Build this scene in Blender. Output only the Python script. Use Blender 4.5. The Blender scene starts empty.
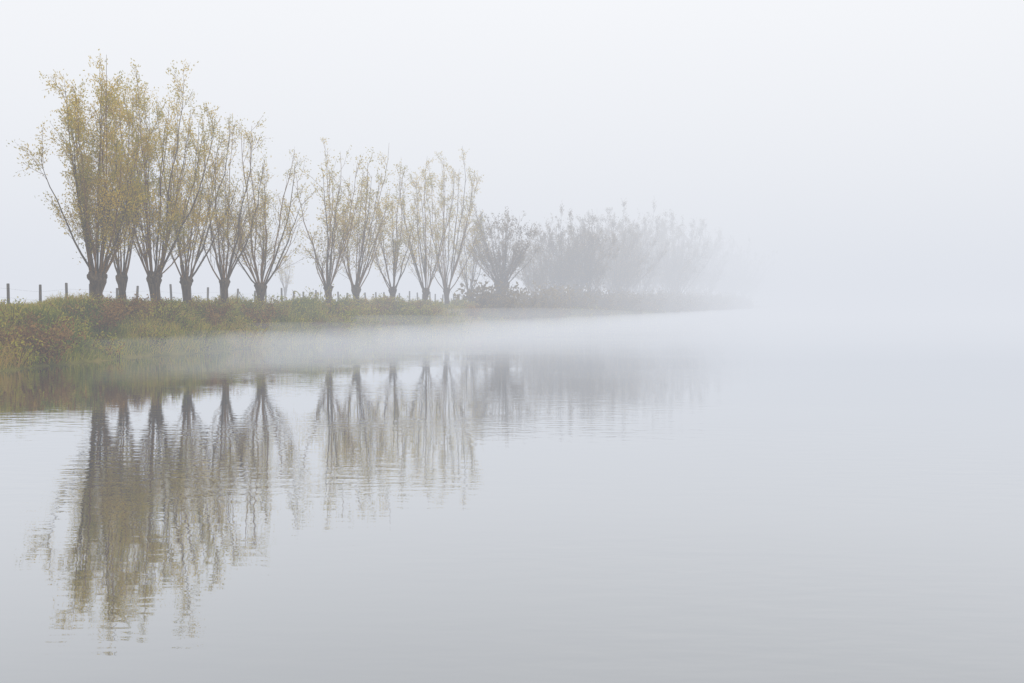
import bpy, bmesh, math, random
import numpy as np
from mathutils import Vector, Matrix
R=math.radians
scene=bpy.context.scene
scene.view_settings.view_transform='Standard'
scene.view_settings.look='None'
scene.view_settings.exposure=0
col=scene.collection

# ---------------------------------------------------------------- materials
def newmat(name):
    m=bpy.data.materials.new(name); m.use_nodes=True
    nt=m.node_tree; nt.nodes.clear()
    out=nt.nodes.new('ShaderNodeOutputMaterial')
    return m,nt,out
def ramp(nt,stops):
    r=nt.nodes.new('ShaderNodeValToRGB'); e=r.color_ramp.elements
    e[0].position=stops[0][0]; e[0].color=(*stops[0][1],1)
    e[1].position=stops[-1][0]; e[1].color=(*stops[-1][1],1)
    for p,c in stops[1:-1]:
        n=e.new(p); n.color=(*c,1)
    return r
def leafmat(name,stops,trans=0.35,nscale=0.9):
    m,nt,out=newmat(name); L=nt.links
    g=nt.nodes.new('ShaderNodeNewGeometry')
    n=nt.nodes.new('ShaderNodeTexNoise'); n.inputs['Scale'].default_value=nscale; n.inputs['Detail'].default_value=2
    L.new(g.outputs['Position'],n.inputs['Vector'])
    mx=nt.nodes.new('ShaderNodeMath'); mx.operation='MULTIPLY_ADD'
    L.new(g.outputs['Random Per Island'],mx.inputs[0]); mx.inputs[1].default_value=0.5
    m2=nt.nodes.new('ShaderNodeMath'); m2.operation='MULTIPLY_ADD'
    L.new(n.outputs['Fac'],m2.inputs[0]); m2.inputs[1].default_value=1.8; m2.inputs[2].default_value=-0.65
    L.new(m2.outputs[0],mx.inputs[2])
    r=ramp(nt,stops); L.new(mx.outputs[0],r.inputs[0])
    d=nt.nodes.new('ShaderNodeBsdfDiffuse'); t=nt.nodes.new('ShaderNodeBsdfTranslucent')
    L.new(r.outputs[0],d.inputs[0]); L.new(r.outputs[0],t.inputs[0])
    x=nt.nodes.new('ShaderNodeMixShader'); x.inputs[0].default_value=trans
    L.new(d.outputs[0],x.inputs[1]); L.new(t.outputs[0],x.inputs[2]); L.new(x.outputs[0],out.inputs[0])
    return m
M_leaf=leafmat('willow_leaf',[(0,(.27,.26,.02)),(.35,(.50,.41,.03)),(.7,(.74,.52,.045)),(1,(.82,.62,.10))],.5)
M_leaf2=leafmat('far_leaf',[(0,(.13,.09,.035)),(.5,(.25,.175,.055)),(1,(.38,.27,.08))])
M_under=leafmat('undergrowth_leaf',[(0,(.09,.11,.018)),(.3,(.25,.29,.04)),(.5,(.48,.46,.06)),(.75,(.58,.46,.07)),(.9,(.40,.22,.06)),(1,(.5,.32,.1))],.35,.6)
M_rust=leafmat('withered_leaf',[(0,(.12,.06,.022)),(.5,(.32,.17,.05)),(1,(.55,.34,.10))],.3,1.5)
M_grass=leafmat('grass_blade',[(0,(.12,.15,.025)),(.35,(.32,.35,.05)),(.6,(.60,.50,.09)),(.88,(.55,.38,.10)),(1,(.62,.44,.16))],.4,.35)
def barkmat(name,a,b):
    m,nt,out=newmat(name); L=nt.links
    g=nt.nodes.new('ShaderNodeNewGeometry')
    mp=nt.nodes.new('ShaderNodeMapping'); mp.inputs['Scale'].default_value=(9,9,2)
    L.new(g.outputs['Position'],mp.inputs[0])
    n=nt.nodes.new('ShaderNodeTexNoise'); n.inputs['Scale'].default_value=1.5; n.inputs['Detail'].default_value=4
    L.new(mp.outputs[0],n.inputs['Vector'])
    r=ramp(nt,[(.3,a),(.7,b)]); L.new(n.outputs['Fac'],r.inputs[0])
    p=nt.nodes.new('ShaderNodeBsdfDiffuse')
    L.new(r.outputs[0],p.inputs['Color'])
    bp=nt.nodes.new('ShaderNodeBump'); bp.inputs['Strength'].default_value=.7; bp.inputs['Distance'].default_value=.05
    L.new(n.outputs['Fac'],bp.inputs['Height']); L.new(bp.outputs[0],p.inputs['Normal'])
    L.new(p.outputs[0],out.inputs[0]); return m
M_bark=barkmat('willow_bark',(.06,.04,.026),(.19,.135,.08))
M_shoot=barkmat('shoot_bark',(.16,.085,.027),(.31,.175,.06))
M_post=barkmat('weathered_wood',(.07,.055,.045),(.18,.15,.12))

# ---------------------------------------------------------------- terrain functions
def W(y):
    y=np.asarray(y,float)
    off=3.0+1.7/(1+np.exp((y-33)/4.0))
    wob=.28*np.sin(y*.55+1)+.16*np.sin(y*1.37+.4)+.09*np.sin(y*3.1)
    far=np.clip((y-60)/60,0,1)
    return -24.74+.31*y+off+wob*(1+far)
PU=np.array([-3000,-60,-12,-6,-4,-2.8,-1.9,-1.2,-.7,-.3,0,.4,1.5,5,20,3000.])
PZ=np.array([1.55,1.55,1.5,1.5,1.46,1.36,1.12,.78,.45,.16,0,-.12,-.4,-1.0,-2,-2.2])
def GZ(x,y):
    x=np.asarray(x,float); y=np.asarray(y,float)
    u=x-W(y)
    z=np.interp(u,PU,PZ)
    land=np.clip(-u/1.5,0,1)
    n=.06*np.sin(x*1.9+y*.7)+.05*np.sin(x*.8-y*1.6+2)+.03*np.sin(x*4.1+y*3.3)
    return z+n*land
# ground sheet
ys=np.concatenate([[-1500,-600,-200,-80,-30,-10],np.arange(0,140,.6),np.arange(140,400,6),[450,600,900,1500,3000]])
us=np.concatenate([[-3000,-1000,-300,-120,-60,-40,-25,-18],np.arange(-14,-5,.8),np.arange(-5,.6,.22),[1,2,4,8,20,60,300,3000]])
V=[];F=[]
for y in ys:
    w=float(W(y))
    xs=us+w; zs=GZ(xs,np.full_like(xs,y))
    V+= [(float(a),float(y),float(b)) for a,b in zip(xs,zs)]
nc=len(us)
for i in range(len(ys)-1):
    for j in range(nc-1):
        a=i*nc+j; F.append((a,a+1,a+nc+1,a+nc))
me=bpy.data.meshes.new('ground'); me.from_pydata(V,[],F); me.update()
me.polygons.foreach_set('use_smooth',[True]*len(F))
ground=bpy.data.objects.new('ground',me); col.objects.link(ground)
m,nt,out=newmat('bank_soil'); L=nt.links
g=nt.nodes.new('ShaderNodeNewGeometry')
n=nt.nodes.new('ShaderNodeTexNoise'); n.inputs['Scale'].default_value=.8; n.inputs['Detail'].default_value=8; n.inputs['Roughness'].default_value=.7
L.new(g.outputs['Position'],n.inputs['Vector'])
r=ramp(nt,[(.3,(.10,.10,.03)),(.5,(.22,.20,.05)),(.7,(.34,.26,.08))]); L.new(n.outputs['Fac'],r.inputs[0])
p=nt.nodes.new('ShaderNodeBsdfDiffuse'); L.new(r.outputs[0],p.inputs[0])
bp=nt.nodes.new('ShaderNodeBump'); bp.inputs['Strength'].default_value=1; bp.inputs['Distance'].default_value=.15
L.new(n.outputs['Fac'],bp.inputs['Height']); L.new(bp.outputs[0],p.inputs['Normal'])
L.new(p.outputs[0],out.inputs[0]); me.materials.append(m)

# ---------------------------------------------------------------- water
me=bpy.data.meshes.new('water')
me.from_pydata([(-300,-1500,0),(3000,-1500,0),(3000,3000,0),(-300,3000,0)],[],[(0,1,2,3)])
water=bpy.data.objects.new('river_water',me); col.objects.link(water)
m,nt,out=newmat('river_water'); L=nt.links
g=nt.nodes.new('ShaderNodeNewGeometry')
def wn(scale,sx,sy,detail):
    mp=nt.nodes.new('ShaderNodeMapping'); mp.inputs['Scale'].default_value=(sx,sy,1); mp.inputs['Rotation'].default_value=(0,0,R(8))
    L.new(g.outputs['Position'],mp.inputs[0])
    n=nt.nodes.new('ShaderNodeTexNoise'); n.inputs['Scale'].default_value=scale; n.inputs['Detail'].default_value=detail
    L.new(mp.outputs[0],n.inputs['Vector']); return n
n1=wn(1.0,2.2,6.0,2); n2=wn(1.0,.15,.3,1)
r2=ramp(nt,[(.42,(.25,.25,.25)),(.62,(1,1,1))]); L.new(n2.outputs['Fac'],r2.inputs[0])
mu=nt.nodes.new('ShaderNodeMath'); mu.operation='MULTIPLY'
L.new(n1.outputs['Fac'],mu.inputs[0]); L.new(r2.outputs[0],mu.inputs[1])
bp=nt.nodes.new('ShaderNodeBump'); bp.inputs['Strength'].default_value=1; bp.inputs['Distance'].default_value=.0042
L.new(mu.outputs[0],bp.inputs['Height'])
gl=nt.nodes.new('ShaderNodeBsdfGlossy'); gl.inputs['Roughness'].default_value=.02; gl.inputs['Color'].default_value=(.965,.975,.985,1)
df=nt.nodes.new('ShaderNodeBsdfDiffuse'); df.inputs['Color'].default_value=(.065,.076,.085,1)
L.new(bp.outputs[0],gl.inputs['Normal'])
lw=nt.nodes.new('ShaderNodeLayerWeight'); lw.inputs['Blend'].default_value=.5
rr=ramp(nt,[(0,(.1,.1,.1)),(.6,(.43,.43,.43)),(.67,(.53,.53,.53)),(.8,(.75,.75,.75)),(.9,(.88,.88,.88)),(1,(.97,.97,.97))]); L.new(lw.outputs['Facing'],rr.inputs[0])
mx=nt.nodes.new('ShaderNodeMixShader'); L.new(rr.outputs[0],mx.inputs[0]); L.new(df.outputs[0],mx.inputs[1]); L.new(gl.outputs[0],mx.inputs[2])
L.new(mx.outputs[0],out.inputs[0]); me.materials.append(m)

# ---------------------------------------------------------------- mesh builder
class MB:
    def __init__(s): s.v=[]; s.f=[]; s.mi=[]; s.n=0
    def add(s,verts,faces,mi):
        verts=np.asarray(verts,float); faces=np.asarray(faces,int)
        s.v.append(verts); s.f.append(faces+s.n); s.mi.append(np.full(len(faces),mi)); s.n+=len(verts)
    def tube(s,pts,rad,sides,mi,jit=0,rng=None):
        pts=np.asarray(pts,float); k=len(pts)
        t=np.gradient(pts,axis=0); t/=np.linalg.norm(t,axis=1)[:,None]+1e-9
        ref=np.array([1.,0,0]) if abs(t[0][0])<.8 else np.array([0,1.,0])
        a=np.cross(t,ref); a/=np.linalg.norm(a,axis=1)[:,None]+1e-9
        b=np.cross(t,a)
        th=np.arange(sides)*2*math.pi/sides
        rr=np.repeat(np.asarray(rad,float)[:,None],sides,1)
        if jit: rr=rr*(1+rng.uniform(-jit,jit,rr.shape))
        v=pts[:,None,:]+rr[:,:,None]*(np.cos(th)[None,:,None]*a[:,None,:]+np.sin(th)[None,:,None]*b[:,None,:])
        v=v.reshape(-1,3)
        i=np.arange(k-1)[:,None]*sides; j=np.arange(sides)[None,:]; j2=(j+1)%sides
        f=np.stack([i+j,i+j2,i+sides+j2,i+sides+j],-1).reshape(-1,4)
        s.add(v,f,mi)
    def leaves(s,c,d,l,w,mi,rng):
        c=np.asarray(c); d=np.asarray(d); n=len(c)
        d=d/(np.linalg.norm(d,axis=1)[:,None]+1e-9)
        q=rng.normal(size=(n,3)); sd=np.cross(d,q); sd/=np.linalg.norm(sd,axis=1)[:,None]+1e-9
        l=np.broadcast_to(l,(n,))[:,None]; w=np.broadcast_to(w,(n,))[:,None]
        v=np.stack([c,c+d*l*.45+sd*w*.5,c+d*l,c+d*l*.45-sd*w*.5],1).reshape(-1,3)
        f=np.arange(n*4).reshape(n,4)
        s.add(v,f,mi)
    def mesh(s,name,mats,fit=None):
        v=np.concatenate(s.v); f=np.concatenate(s.f); mi=np.concatenate(s.mi)
        if fit:   # fit = (height, half width, trunk height, lean): shape the crown above the trunk
            H,hw,th,ln=fit
            z=v[:,2]; zt=np.percentile(z,99.97); k=(H-th)/(zt-th)
            up=z>th; v[up,2]=th+(z[up]-th)*k
            lo,hi=np.percentile(v[:,0],.3),np.percentile(v[:,0],99.7); cx=(lo+hi)/2; cy=np.median(v[:,1]); kx=hw/((hi-lo)/2)
            hh=(v[:,2]-th)/(H-th)
            v[:,0]-=(cx-ln)*np.clip(hh*1.6,0,1.2); v[:,1]-=cy*np.clip(hh*1.6,0,1.2)
            g=np.clip((v[:,2]-th)/1.0,0,1)[:,None]
            v[:,:2]*=(1+(kx-1)*g)
        me=bpy.data.meshes.new(name)
        me.vertices.add(len(v)); me.vertices.foreach_set('co',v.ravel().astype(np.float32))
        me.loops.add(f.size); me.loops.foreach_set('vertex_index',f.ravel().astype(np.int32))
        me.polygons.add(len(f)); me.polygons.foreach_set('loop_start',np.arange(0,f.size,4,dtype=np.int32))
        me.polygons.foreach_set('loop_total',np.full(len(f),4,dtype=np.int32))
        me.polygons.foreach_set('material_index',mi.astype(np.int32))
        for q in mats: me.materials.append(q)
        me.update(calc_edges=True); me.validate()
        return me
def obj(name,me,loc=(0,0,0),rz=0,sc=1):
    o=bpy.data.objects.new(name,me); o.location=loc; o.rotation_euler=(0,0,rz); o.scale=(sc,sc,sc) if not hasattr(sc,'__len__') else sc
    col.objects.link(o); return o
def unit(v): return v/(np.linalg.norm(v)+1e-9)

# pollard willow --------------------------------------------------------------
def willow(seed,H,trunk_h=1.15,spread=30,shoots=20,leafd=1.0,leaf=.085,trunk_r=.26,twigs=9,lowleaf=.25,px=.034,dense=False,leafmat=None,hw=None,ln_=0.):
    rng=np.random.default_rng(seed); mb=MB()
    lean=rng.uniform(-.08,.08,2)
    hs=np.array([-.3,0,.3,.6,.8,.93,1.02,1.12,1.2])*trunk_h
    rs=np.array([1.5,1.2,.95,.88,1.0,1.25,1.35,1.1,.4])*trunk_r
    pts=np.stack([lean[0]*hs,lean[1]*hs,hs],1)
    mb.tube(pts,rs,12,0,.13,rng)
    top=np.array([lean[0]*trunk_h,lean[1]*trunk_h,trunk_h])
    kk_=trunk_r/.26
    for k in range(9): # knuckles
        a=rng.uniform(0,6.28); d=np.array([math.cos(a),math.sin(a),rng.uniform(.2,1.2)]); d=unit(d)
        p0=top+d*trunk_r*.6
        mb.tube([p0,p0+d*.14*kk_,p0+d*.22*kk_,p0+d*.27*kk_],[.13*kk_,.14*kk_,.1*kk_,.02],7,0,.15,rng)
    LC=[];LD=[]
    Hc=H-trunk_h
    for i in range(shoots):
        a=i*2.399+rng.uniform(-.5,.5)
        u=((i+.5)/shoots)**.6
        ln=R(spread)*u*rng.uniform(.6,1.3)
        L=Hc*rng.uniform(.72,1.02)*(1-(.48 if not dense else .22)*u*u)
        if rng.random()<.22: L*=rng.uniform(.35,.75)
        ns=9; p=top+np.array([math.cos(a),math.sin(a),.15])*trunk_r*rng.uniform(.3,1.0); path=[p.copy()]
        az=a; wob=rng.normal(0,.05,2)
        cv=rng.uniform(.7,1.7)
        for k in range(ns):
            t=k/ns
            la=ln*(1+cv*(.5-t)) if not dense else ln*(1.35-.35*t)
            az+=rng.normal(0,.06)
            d=np.array([math.cos(az)*math.sin(la)+wob[0],math.sin(az)*math.sin(la)+wob[1],math.cos(la)])
            d=unit(d+rng.normal(0,.065,3))
            p=p+d*L/ns; path.append(p.copy())
        path=np.array(path); tt=np.linspace(0,1,ns+1)
        r0=rng.uniform(.018,.038)
        rad=r0*(1-tt)**.8+.004+px*.03
        mb.tube(path,rad,5,1 if r0<.030 else 0)
        def at(t):
            q=t*ns; k=min(int(q),ns-1); return path[k]+(path[k+1]-path[k])*(q-k),unit(path[k+1]-path[k])
        nt_=int(twigs*rng.uniform(.8,1.3))
        for j in range(nt_):
            t=rng.uniform(.1,.97)**.85; c,d=at(min(t,.99))
            out=rng.normal(size=3); out[2]=abs(out[2])*.5; out-=d*np.dot(out,d); out=unit(out)
            ang=R(rng.uniform(20,48)); dd=unit(d*math.cos(ang)+out*math.sin(ang))
            tl=rng.uniform(.4,1.5)*(1.2-.5*t)*min(1,Hc/6)
            pp=[c]; q=c.copy(); d2=dd.copy()
            for k in range(3):
                d2=unit(d2+np.array([0,0,.08])+rng.normal(0,.1,3)); q=q+d2*tl/3; pp.append(q.copy())
            pp=np.array(pp)
            mb.tube(pp,(np.linspace(.007,.003,4)+px*.03),3,1)
            for k in range(3): # fine twiglets
                s=rng.uniform(.2,.95)*3; kk=min(int(s),2); c2=pp[kk]+(pp[kk+1]-pp[kk])*(s-kk)
                d3=unit(dd+rng.normal(0,.5,3)); l3=rng.uniform(.2,.5)
                mb.tube([c2,c2+unit(d3+np.array([0,0,.2]))*l3],[.003+px*.025,.001+px*.02],3,1)
                nl=rng.poisson(11*leafd*(.25+t) if t>lowleaf else 2.5*leafd)
                if nl:
                    s=rng.uniform(0,1.1,nl)[:,None]; LC.append(c2+d3*l3*s+rng.normal(0,.08,(nl,3))); LD.append(np.tile(d3,(nl,1))+rng.normal(0,.7,(nl,3)))
            nl=rng.poisson(16*leafd*(.3+t) if t>lowleaf else 4*leafd)
            if nl:
                s=rng.uniform(.1,1,nl)*2.99; kk=s.astype(int); c3=pp[kk]+(pp[kk+1]-pp[kk])*(s-kk)[:,None]
                LC.append(c3+rng.normal(0,.08,(nl,3))); LD.append(np.tile(dd,(nl,1))+rng.normal(0,.7,(nl,3)))
    if LC:
        c=np.concatenate(LC); d=np.concatenate(LD); n=len(c)
        mb.leaves(c,d,rng.uniform(.7,1.3,n)*leaf,leaf*.4,2,rng)
    return mb.mesh('willow',[M_bark,M_shoot,leafmat or M_leaf],(H,hw,trunk_h,ln_) if hw else None)

HZ=305.; FP=995.
def place(px,side=0.):
    # side: shift away from water
    d=(24.74+side)*FP/(820.5-px)
    return (px-512)/FP*d,d
near=[ # px, top, side, spread, shoots, leafd, trunk_r, trunk_h, lowleaf, crown half width(px), lean(px)
 (97, 56,0.0,20,30,1.25,.22,1.0,.05,54,0),
 (123,100,1.6,18,14,.8,.16,1.1,.1,34,3),
 (157,70,0.0,24,25,1.15,.21,1.0,.3,56,8),
 (188,94,0.9,20,16,.9,.18,1.0,.35,44,6),
 (225,118,0.0,19,13,.5,.15,1.0,.4,38,2),
 (260,114,0.0,23,18,.65,.19,1.0,.35,50,3),
 (330,142,0.0,21,15,.55,.17,1.0,.3,37,0),
 (357,133,0.3,22,17,.75,.19,1.0,.3,40,3),
 (393,156,0.0,20,14,.65,.17,1.0,.3,32,2),
 (425,156,0.0,20,13,.65,.17,1.0,.3,30,0),
 (447,147,0.6,22,17,.8,.18,1.0,.3,36,2),
 (470,208,2.0,18,10,.4,.14,1.0,.3,20,0),
]
for i,(px,top,side,sp,sh,ld,tr,th,ll,hwp,lnp) in enumerate(near):
    x,d=place(px,side); H=(HZ-top)*d/FP+.1
    far=d>48
    me=willow((11 if i else 23)+i*7,H,th*1.1,sp,sh,ld*(.75 if far else 1),.085 if not far else .11,tr,13 if not far else 11,ll,d/FP,hw=hwp*d/FP,ln_=lnp*d/FP)
    z=float(GZ(x,d)); obj('pollard_willow_tree',me,(x,d,z-.03),0)

# dense globe crowned willow
def globe(seed,H,trunk_h,spread,shoots,leafd,tr,px,tw=13,hw=None):
    return willow(seed,H,trunk_h,spread,shoots,leafd,.15,tr,tw,.15,px,True,M_leaf2,hw)
x,d=place(501,0); obj('pollard_willow_tree',globe(305,(HZ-202)*d/FP,1.7,42,60,.25,.42,d/FP,13,36*d/FP),(x,d,1.45))

# distant riverside trees
root=bpy.data.objects.new('distant_trees_row',None); col.objects.link(root)
vars_=[globe(401+k,9,[1.2,.9,1.5,1.0][k],[38,32,42,28][k],[36,30,38,26][k],.6,.3,.11,11) for k in range(4)]
rg=random.Random(5)
px=534.
pts=[]
while px<800:
    top=np.interp(px,[530,560,600,645,680,720,760,800],[222,210,207,200,217,234,252,272])+rg.uniform(-6,14)
    side=rg.uniform(-.5,5.5)
    pts.append((px,top,side))
    px+=rg.uniform(6,14)
for px,top,side in pts:
    x,d=place(px,side); H=(HZ-top)*d/FP
    o=bpy.data.objects.new('tree',rg.choice(vars_)); o.location=(x,d,1.4); s=H/9; w=s*rg.uniform(.65,.95)
    o.scale=(w,w,s); o.rotation_euler=(0,0,rg.uniform(0,6)); col.objects.link(o); o.parent=root

# small far tree in the field behind
x,d=(285-512)/FP*95,95.
obj('young_tree',willow(77,(HZ-252)*d/FP,1.5,20,10,.4,.13,.12,6,.3,d/FP),(x,d,1.5))

# ---------------------------------------------------------------- bank vegetation
rng=np.random.default_rng(3)
mb=MB()
def blades(n,y0,y1,u0,u1,hm,w):
    y=rng.uniform(y0,y1,n); u=rng.uniform(u0,u1,n)
    x=W(y)+u; z=GZ(x,y)
    c=np.stack([x,y,z-.02],1)
    patch=.6+.5*np.sin(x*1.3+y*.9)*np.sin(y*.55-x*.4)+.3*rng.random(n)
    h=hm*np.clip(patch,.35,1.4)*rng.uniform(.6,1.3,n)
    d=np.stack([rng.normal(0,.3,n)+.15,rng.normal(0,.3,n)-.1,np.ones(n)],1); d/=np.linalg.norm(d,axis=1)[:,None]
    q=rng.normal(size=(n,3)); q[:,2]=0; sd=np.cross(d,q); sd/=np.linalg.norm(sd,axis=1)[:,None]
    bend=np.stack([rng.normal(0,.3,n)+.1,rng.normal(0,.3,n),-rng.uniform(.05,.4,n)],1)
    hh=h[:,None]; ww=w
    b=c; m_=c+d*hh*.55; t=c+d*hh*.85+bend*hh*.6
    v=np.stack([b-sd*ww*.5,b+sd*ww*.5,m_+sd*ww*.45,m_-sd*ww*.45,t+sd*ww*.06,t-sd*ww*.06],1).reshape(-1,3)
    k=np.arange(n)[:,None]*6
    f=np.concatenate([k+np.array([[0,1,2,3]]),k+np.array([[3,2,4,5]])],0)
    mb.add(v,f,0)
blades(34000,17,40,-6,-.05,.5,.02)
blades(22000,40,75,-6,-.05,.55,.032)
blades(14000,75,150,-6,-.1,.6,.06)
blades(12000,20,70,-22,-6,.25,.03)
obj('bank_grass',mb.mesh('grass',[M_grass]))

def weeds(mb,x,y,h,nst,nlf,leaf,rng,spread=.5,mi=0,stem=1,z=None):
    if z is None: z=float(GZ(x,y))
    for s in range(nst):
        a=rng.uniform(0,6.28); r=rng.uniform(0,spread*.35)
        p=np.array([x+math.cos(a)*r,y+math.sin(a)*r,z-.05]); hh=h*rng.uniform(.55,1.1)
        la=rng.uniform(.1,.6); path=[p]
        for k in range(4):
            dd=np.array([math.cos(a)*math.sin(la),math.sin(a)*math.sin(la),math.cos(la)]); la+=.16*rng.uniform(.3,1.8)
            p=p+dd*hh/4; path.append(p)
        path=np.array(path); mb.tube(path,np.linspace(.012,.006,5),3,stem)
        n=nlf; t=rng.uniform(.1,1,n)*3.99; k=t.astype(int); c=path[k]+(path[k+1]-path[k])*(t-k)[:,None]+rng.normal(0,.06*h,(n,3))
        d=rng.normal(0,1,(n,3)); d[:,2]-=.3
        mb.leaves(c,d,rng.uniform(.6,1.4,n)*leaf,leaf*.5,mi,rng)
mb=MB()
for k in range(400):
    y=rng.uniform(19,60) if k<300 else rng.uniform(55,120); u=rng.uniform(-3.4,-.05); x=float(W(y))+u
    sc=1 if y<45 else 1.4
    h=rng.uniform(.3,.7)*sc*(1.45 if rng.random()<.25 else 1)
    weeds(mb,x,y,h,int(7*h/.5),18,.085*sc,rng,.5+h*.5)
obj('bank_undergrowth',mb.mesh('under',[M_under,M_shoot]))
# brown withered clumps: instanced plants
rv=[]
for k in range(5):
    m2=MB(); r2_=np.random.default_rng(90+k)
    weeds(m2,0,0,1.0,26,34,.09,r2_,.9,z=0.)
    rv.append(m2.mesh('withered',[M_rust,M_shoot]))
spots=[(45,26.5,1.2),(50,27.2,1.05),(8,25.6,1.0),(22,27.5,.7),(100,31,1.15),(112,32,1.0),(127,33,.9),(150,34,1.0)]
for k,(p_,y,s) in enumerate(spots):
    x=(p_-512)/FP*y
    obj('withered_weed_clump',rv[k%5],(x,y,float(GZ(x,y))-.05),k*1.3,s)
yy=35.
for k in range(34):
    yy+=abs(rng.normal(.0,1.7))+.2; u=rng.uniform(-2.6,-.3); x=float(W(yy))+u
    obj('withered_weed_clump',rv[k%5],(x,yy,float(GZ(x,yy))-.05),k*1.7,float(rng.uniform(.6,1.25)))
# scrub along the distant bank
mb=MB()
for k in range(480):
    y=rng.uniform(68,300); x=float(W(y))+rng.uniform(-4,-.2)
    weeds(mb,x,y,rng.uniform(.9,2.2)*(1+y/300),7,14,.28*(1+y/300),rng,1.8)
obj('distant_bank_scrub',mb.mesh('scrub',[M_leaf2,M_shoot]))

# ---------------------------------------------------------------- fence
fence=bpy.data.objects.new('field_fence',None); col.objects.link(fence)
prev=None
mbw=MB()
y=33.5
while y<90:
    x=-31.7+.31*y+rng.uniform(-.1,.1); z=float(GZ(x,y)); h=1.05+rng.uniform(-.15,.12)
    m2=MB(); tl=rng.uniform(-.06,.06,2)
    m2.tube([(0,0,-.2),(tl[0]*.5,tl[1]*.5,h*.5),(tl[0],tl[1],h-.02),(tl[0],tl[1],h),(tl[0],tl[1],h+.001)],[.06,.057,.055,.045,.001],8,0,.05,rng)
    o=obj('post',m2.mesh('post',[M_post]),(x,y,z)); o.parent=fence
    if prev is not None:
        for hh in (.4,.75):
            a=np.array(prev)+[0,0,hh]; b=np.array([x,y,z+hh]); mid=(a+b)/2-[0,0,.015]
            mbw.tube([a,mid,b],[.0025]*3,3,0)
    prev=(x,y,z); y+=1.35+rng.uniform(-.25,.25)
o=obj('wire',mbw.mesh('wire',[M_post])); o.parent=fence

# ---------------------------------------------------------------- fog volumes
def fogmat(name,sig,colr):
    m,nt,out=newmat(name+'_volume'); L=nt.links
    ab=nt.nodes.new('ShaderNodeVolumeAbsorption'); ab.inputs['Color'].default_value=(0,0,0,1); ab.inputs['Density'].default_value=sig
    em=nt.nodes.new('ShaderNodeEmission'); em.inputs['Color'].default_value=(*colr,1); em.inputs['Strength'].default_value=sig  # uniform emission stands in for daylight scattered inside the volume
    ad=nt.nodes.new('ShaderNodeAddShader'); L.new(ab.outputs[0],ad.inputs[0]); L.new(em.outputs[0],ad.inputs[1]); L.new(ad.outputs[0],out.inputs['Volume'])
    return m
def fogbox(name,x0,x1,y0,y1,z0,z1,sig,colr):
    V=[(x,y,z) for z in (z0,z1) for y in (y0,y1) for x in (x0,x1)]
    F=[(0,2,3,1),(4,5,7,6),(0,1,5,4),(2,6,7,3),(0,4,6,2),(1,3,7,5)]
    me=bpy.data.meshes.new(name); me.from_pydata(V,[],F); me.update()
    o=obj(name,me); me.materials.append(fogmat(name,sig,colr)); return o
FC=(.745,.775,.84)
fogbox('fog',-2000,2010,-1400,2500,-5,9,.0056,FC)
fogbox('fog',-2001,2011,-1401,2501,9.01,30,.008,(.84,.862,.905))  # upper layer: brighter glow colour imitates stronger daylight higher in the fog
fogbox('overhead_glow_fill',-2002,2012,-1402,2502,30.01,150,.010,(1.0,1.005,1.025))  # glowing deck added overhead to brighten the light from above
fogbox('fog_bank',-1990,1990,40,2450,-4,14,.0060,FC)
MC=(.76,.788,.848)
fogbox('water_mist',-1900,1900,28,2400,-3.1,.6,.026,MC)
# drifting wisps of mist lying on the water along the bank (flattened soft bodies of fog)
bm=bmesh.new(); bmesh.ops.create_uvsphere(bm,u_segments=48,v_segments=24,radius=1)
wm=bpy.data.meshes.new('wisp'); bm.to_mesh(wm); bm.free()
wm.polygons.foreach_set('use_smooth',[True]*len(wm.polygons))
wm.materials.append(fogmat('mist_wisp',.028,MC))
for (p_,dd,rx,ry,rz) in [(225,34,5.5,3.2,.6),(310,39,7,4,.8),(400,47,9,5,1.0),(520,62,13,8,1.3)]:
    o=obj('mist_wisp',wm,((p_-512)/FP*dd,dd,.15),R(-15),(rx,ry,rz))

# ---------------------------------------------------------------- light
SE,SR=42,8
w=bpy.data.worlds.new('World'); scene.world=w; w.use_nodes=True
nt=w.node_tree; nt.nodes.clear(); L=nt.links
sky=nt.nodes.new('ShaderNodeTexSky'); sky.sky_type='NISHITA'; sky.sun_disc=False
sky.sun_elevation=R(SE); sky.sun_rotation=R(SR); sky.dust_density=4; sky.air_density=1.0
hs=nt.nodes.new('ShaderNodeHueSaturation'); hs.inputs['Saturation'].default_value=.35
bg=nt.nodes.new('ShaderNodeBackground'); bg.inputs['Strength'].default_value=.15
o_=nt.nodes.new('ShaderNodeOutputWorld')
L.new(sky.outputs[0],hs.inputs['Color']); L.new(hs.outputs[0],bg.inputs[0]); L.new(bg.outputs[0],o_.inputs[0])
sl=bpy.data.lights.new('sun','SUN'); sl.energy=4; sl.angle=R(30); sl.color=(1,.93,.82)
so=bpy.data.objects.new('sun',sl); col.objects.link(so)
dv=Vector((math.sin(R(SR))*math.cos(R(SE)),math.cos(R(SR))*math.cos(R(SE)),math.sin(R(SE))))
so.rotation_euler=dv.to_track_quat('Z','Y').to_euler()

cam=bpy.data.cameras.new('camera'); co=bpy.data.objects.new('camera',cam); col.objects.link(co)
cam.lens=35; cam.sensor_width=36; cam.clip_end=6000; cam.clip_start=.05
co.location=(0,0,1.6); co.rotation_euler=(R(90-2.1),0,0)
scene.camera=co
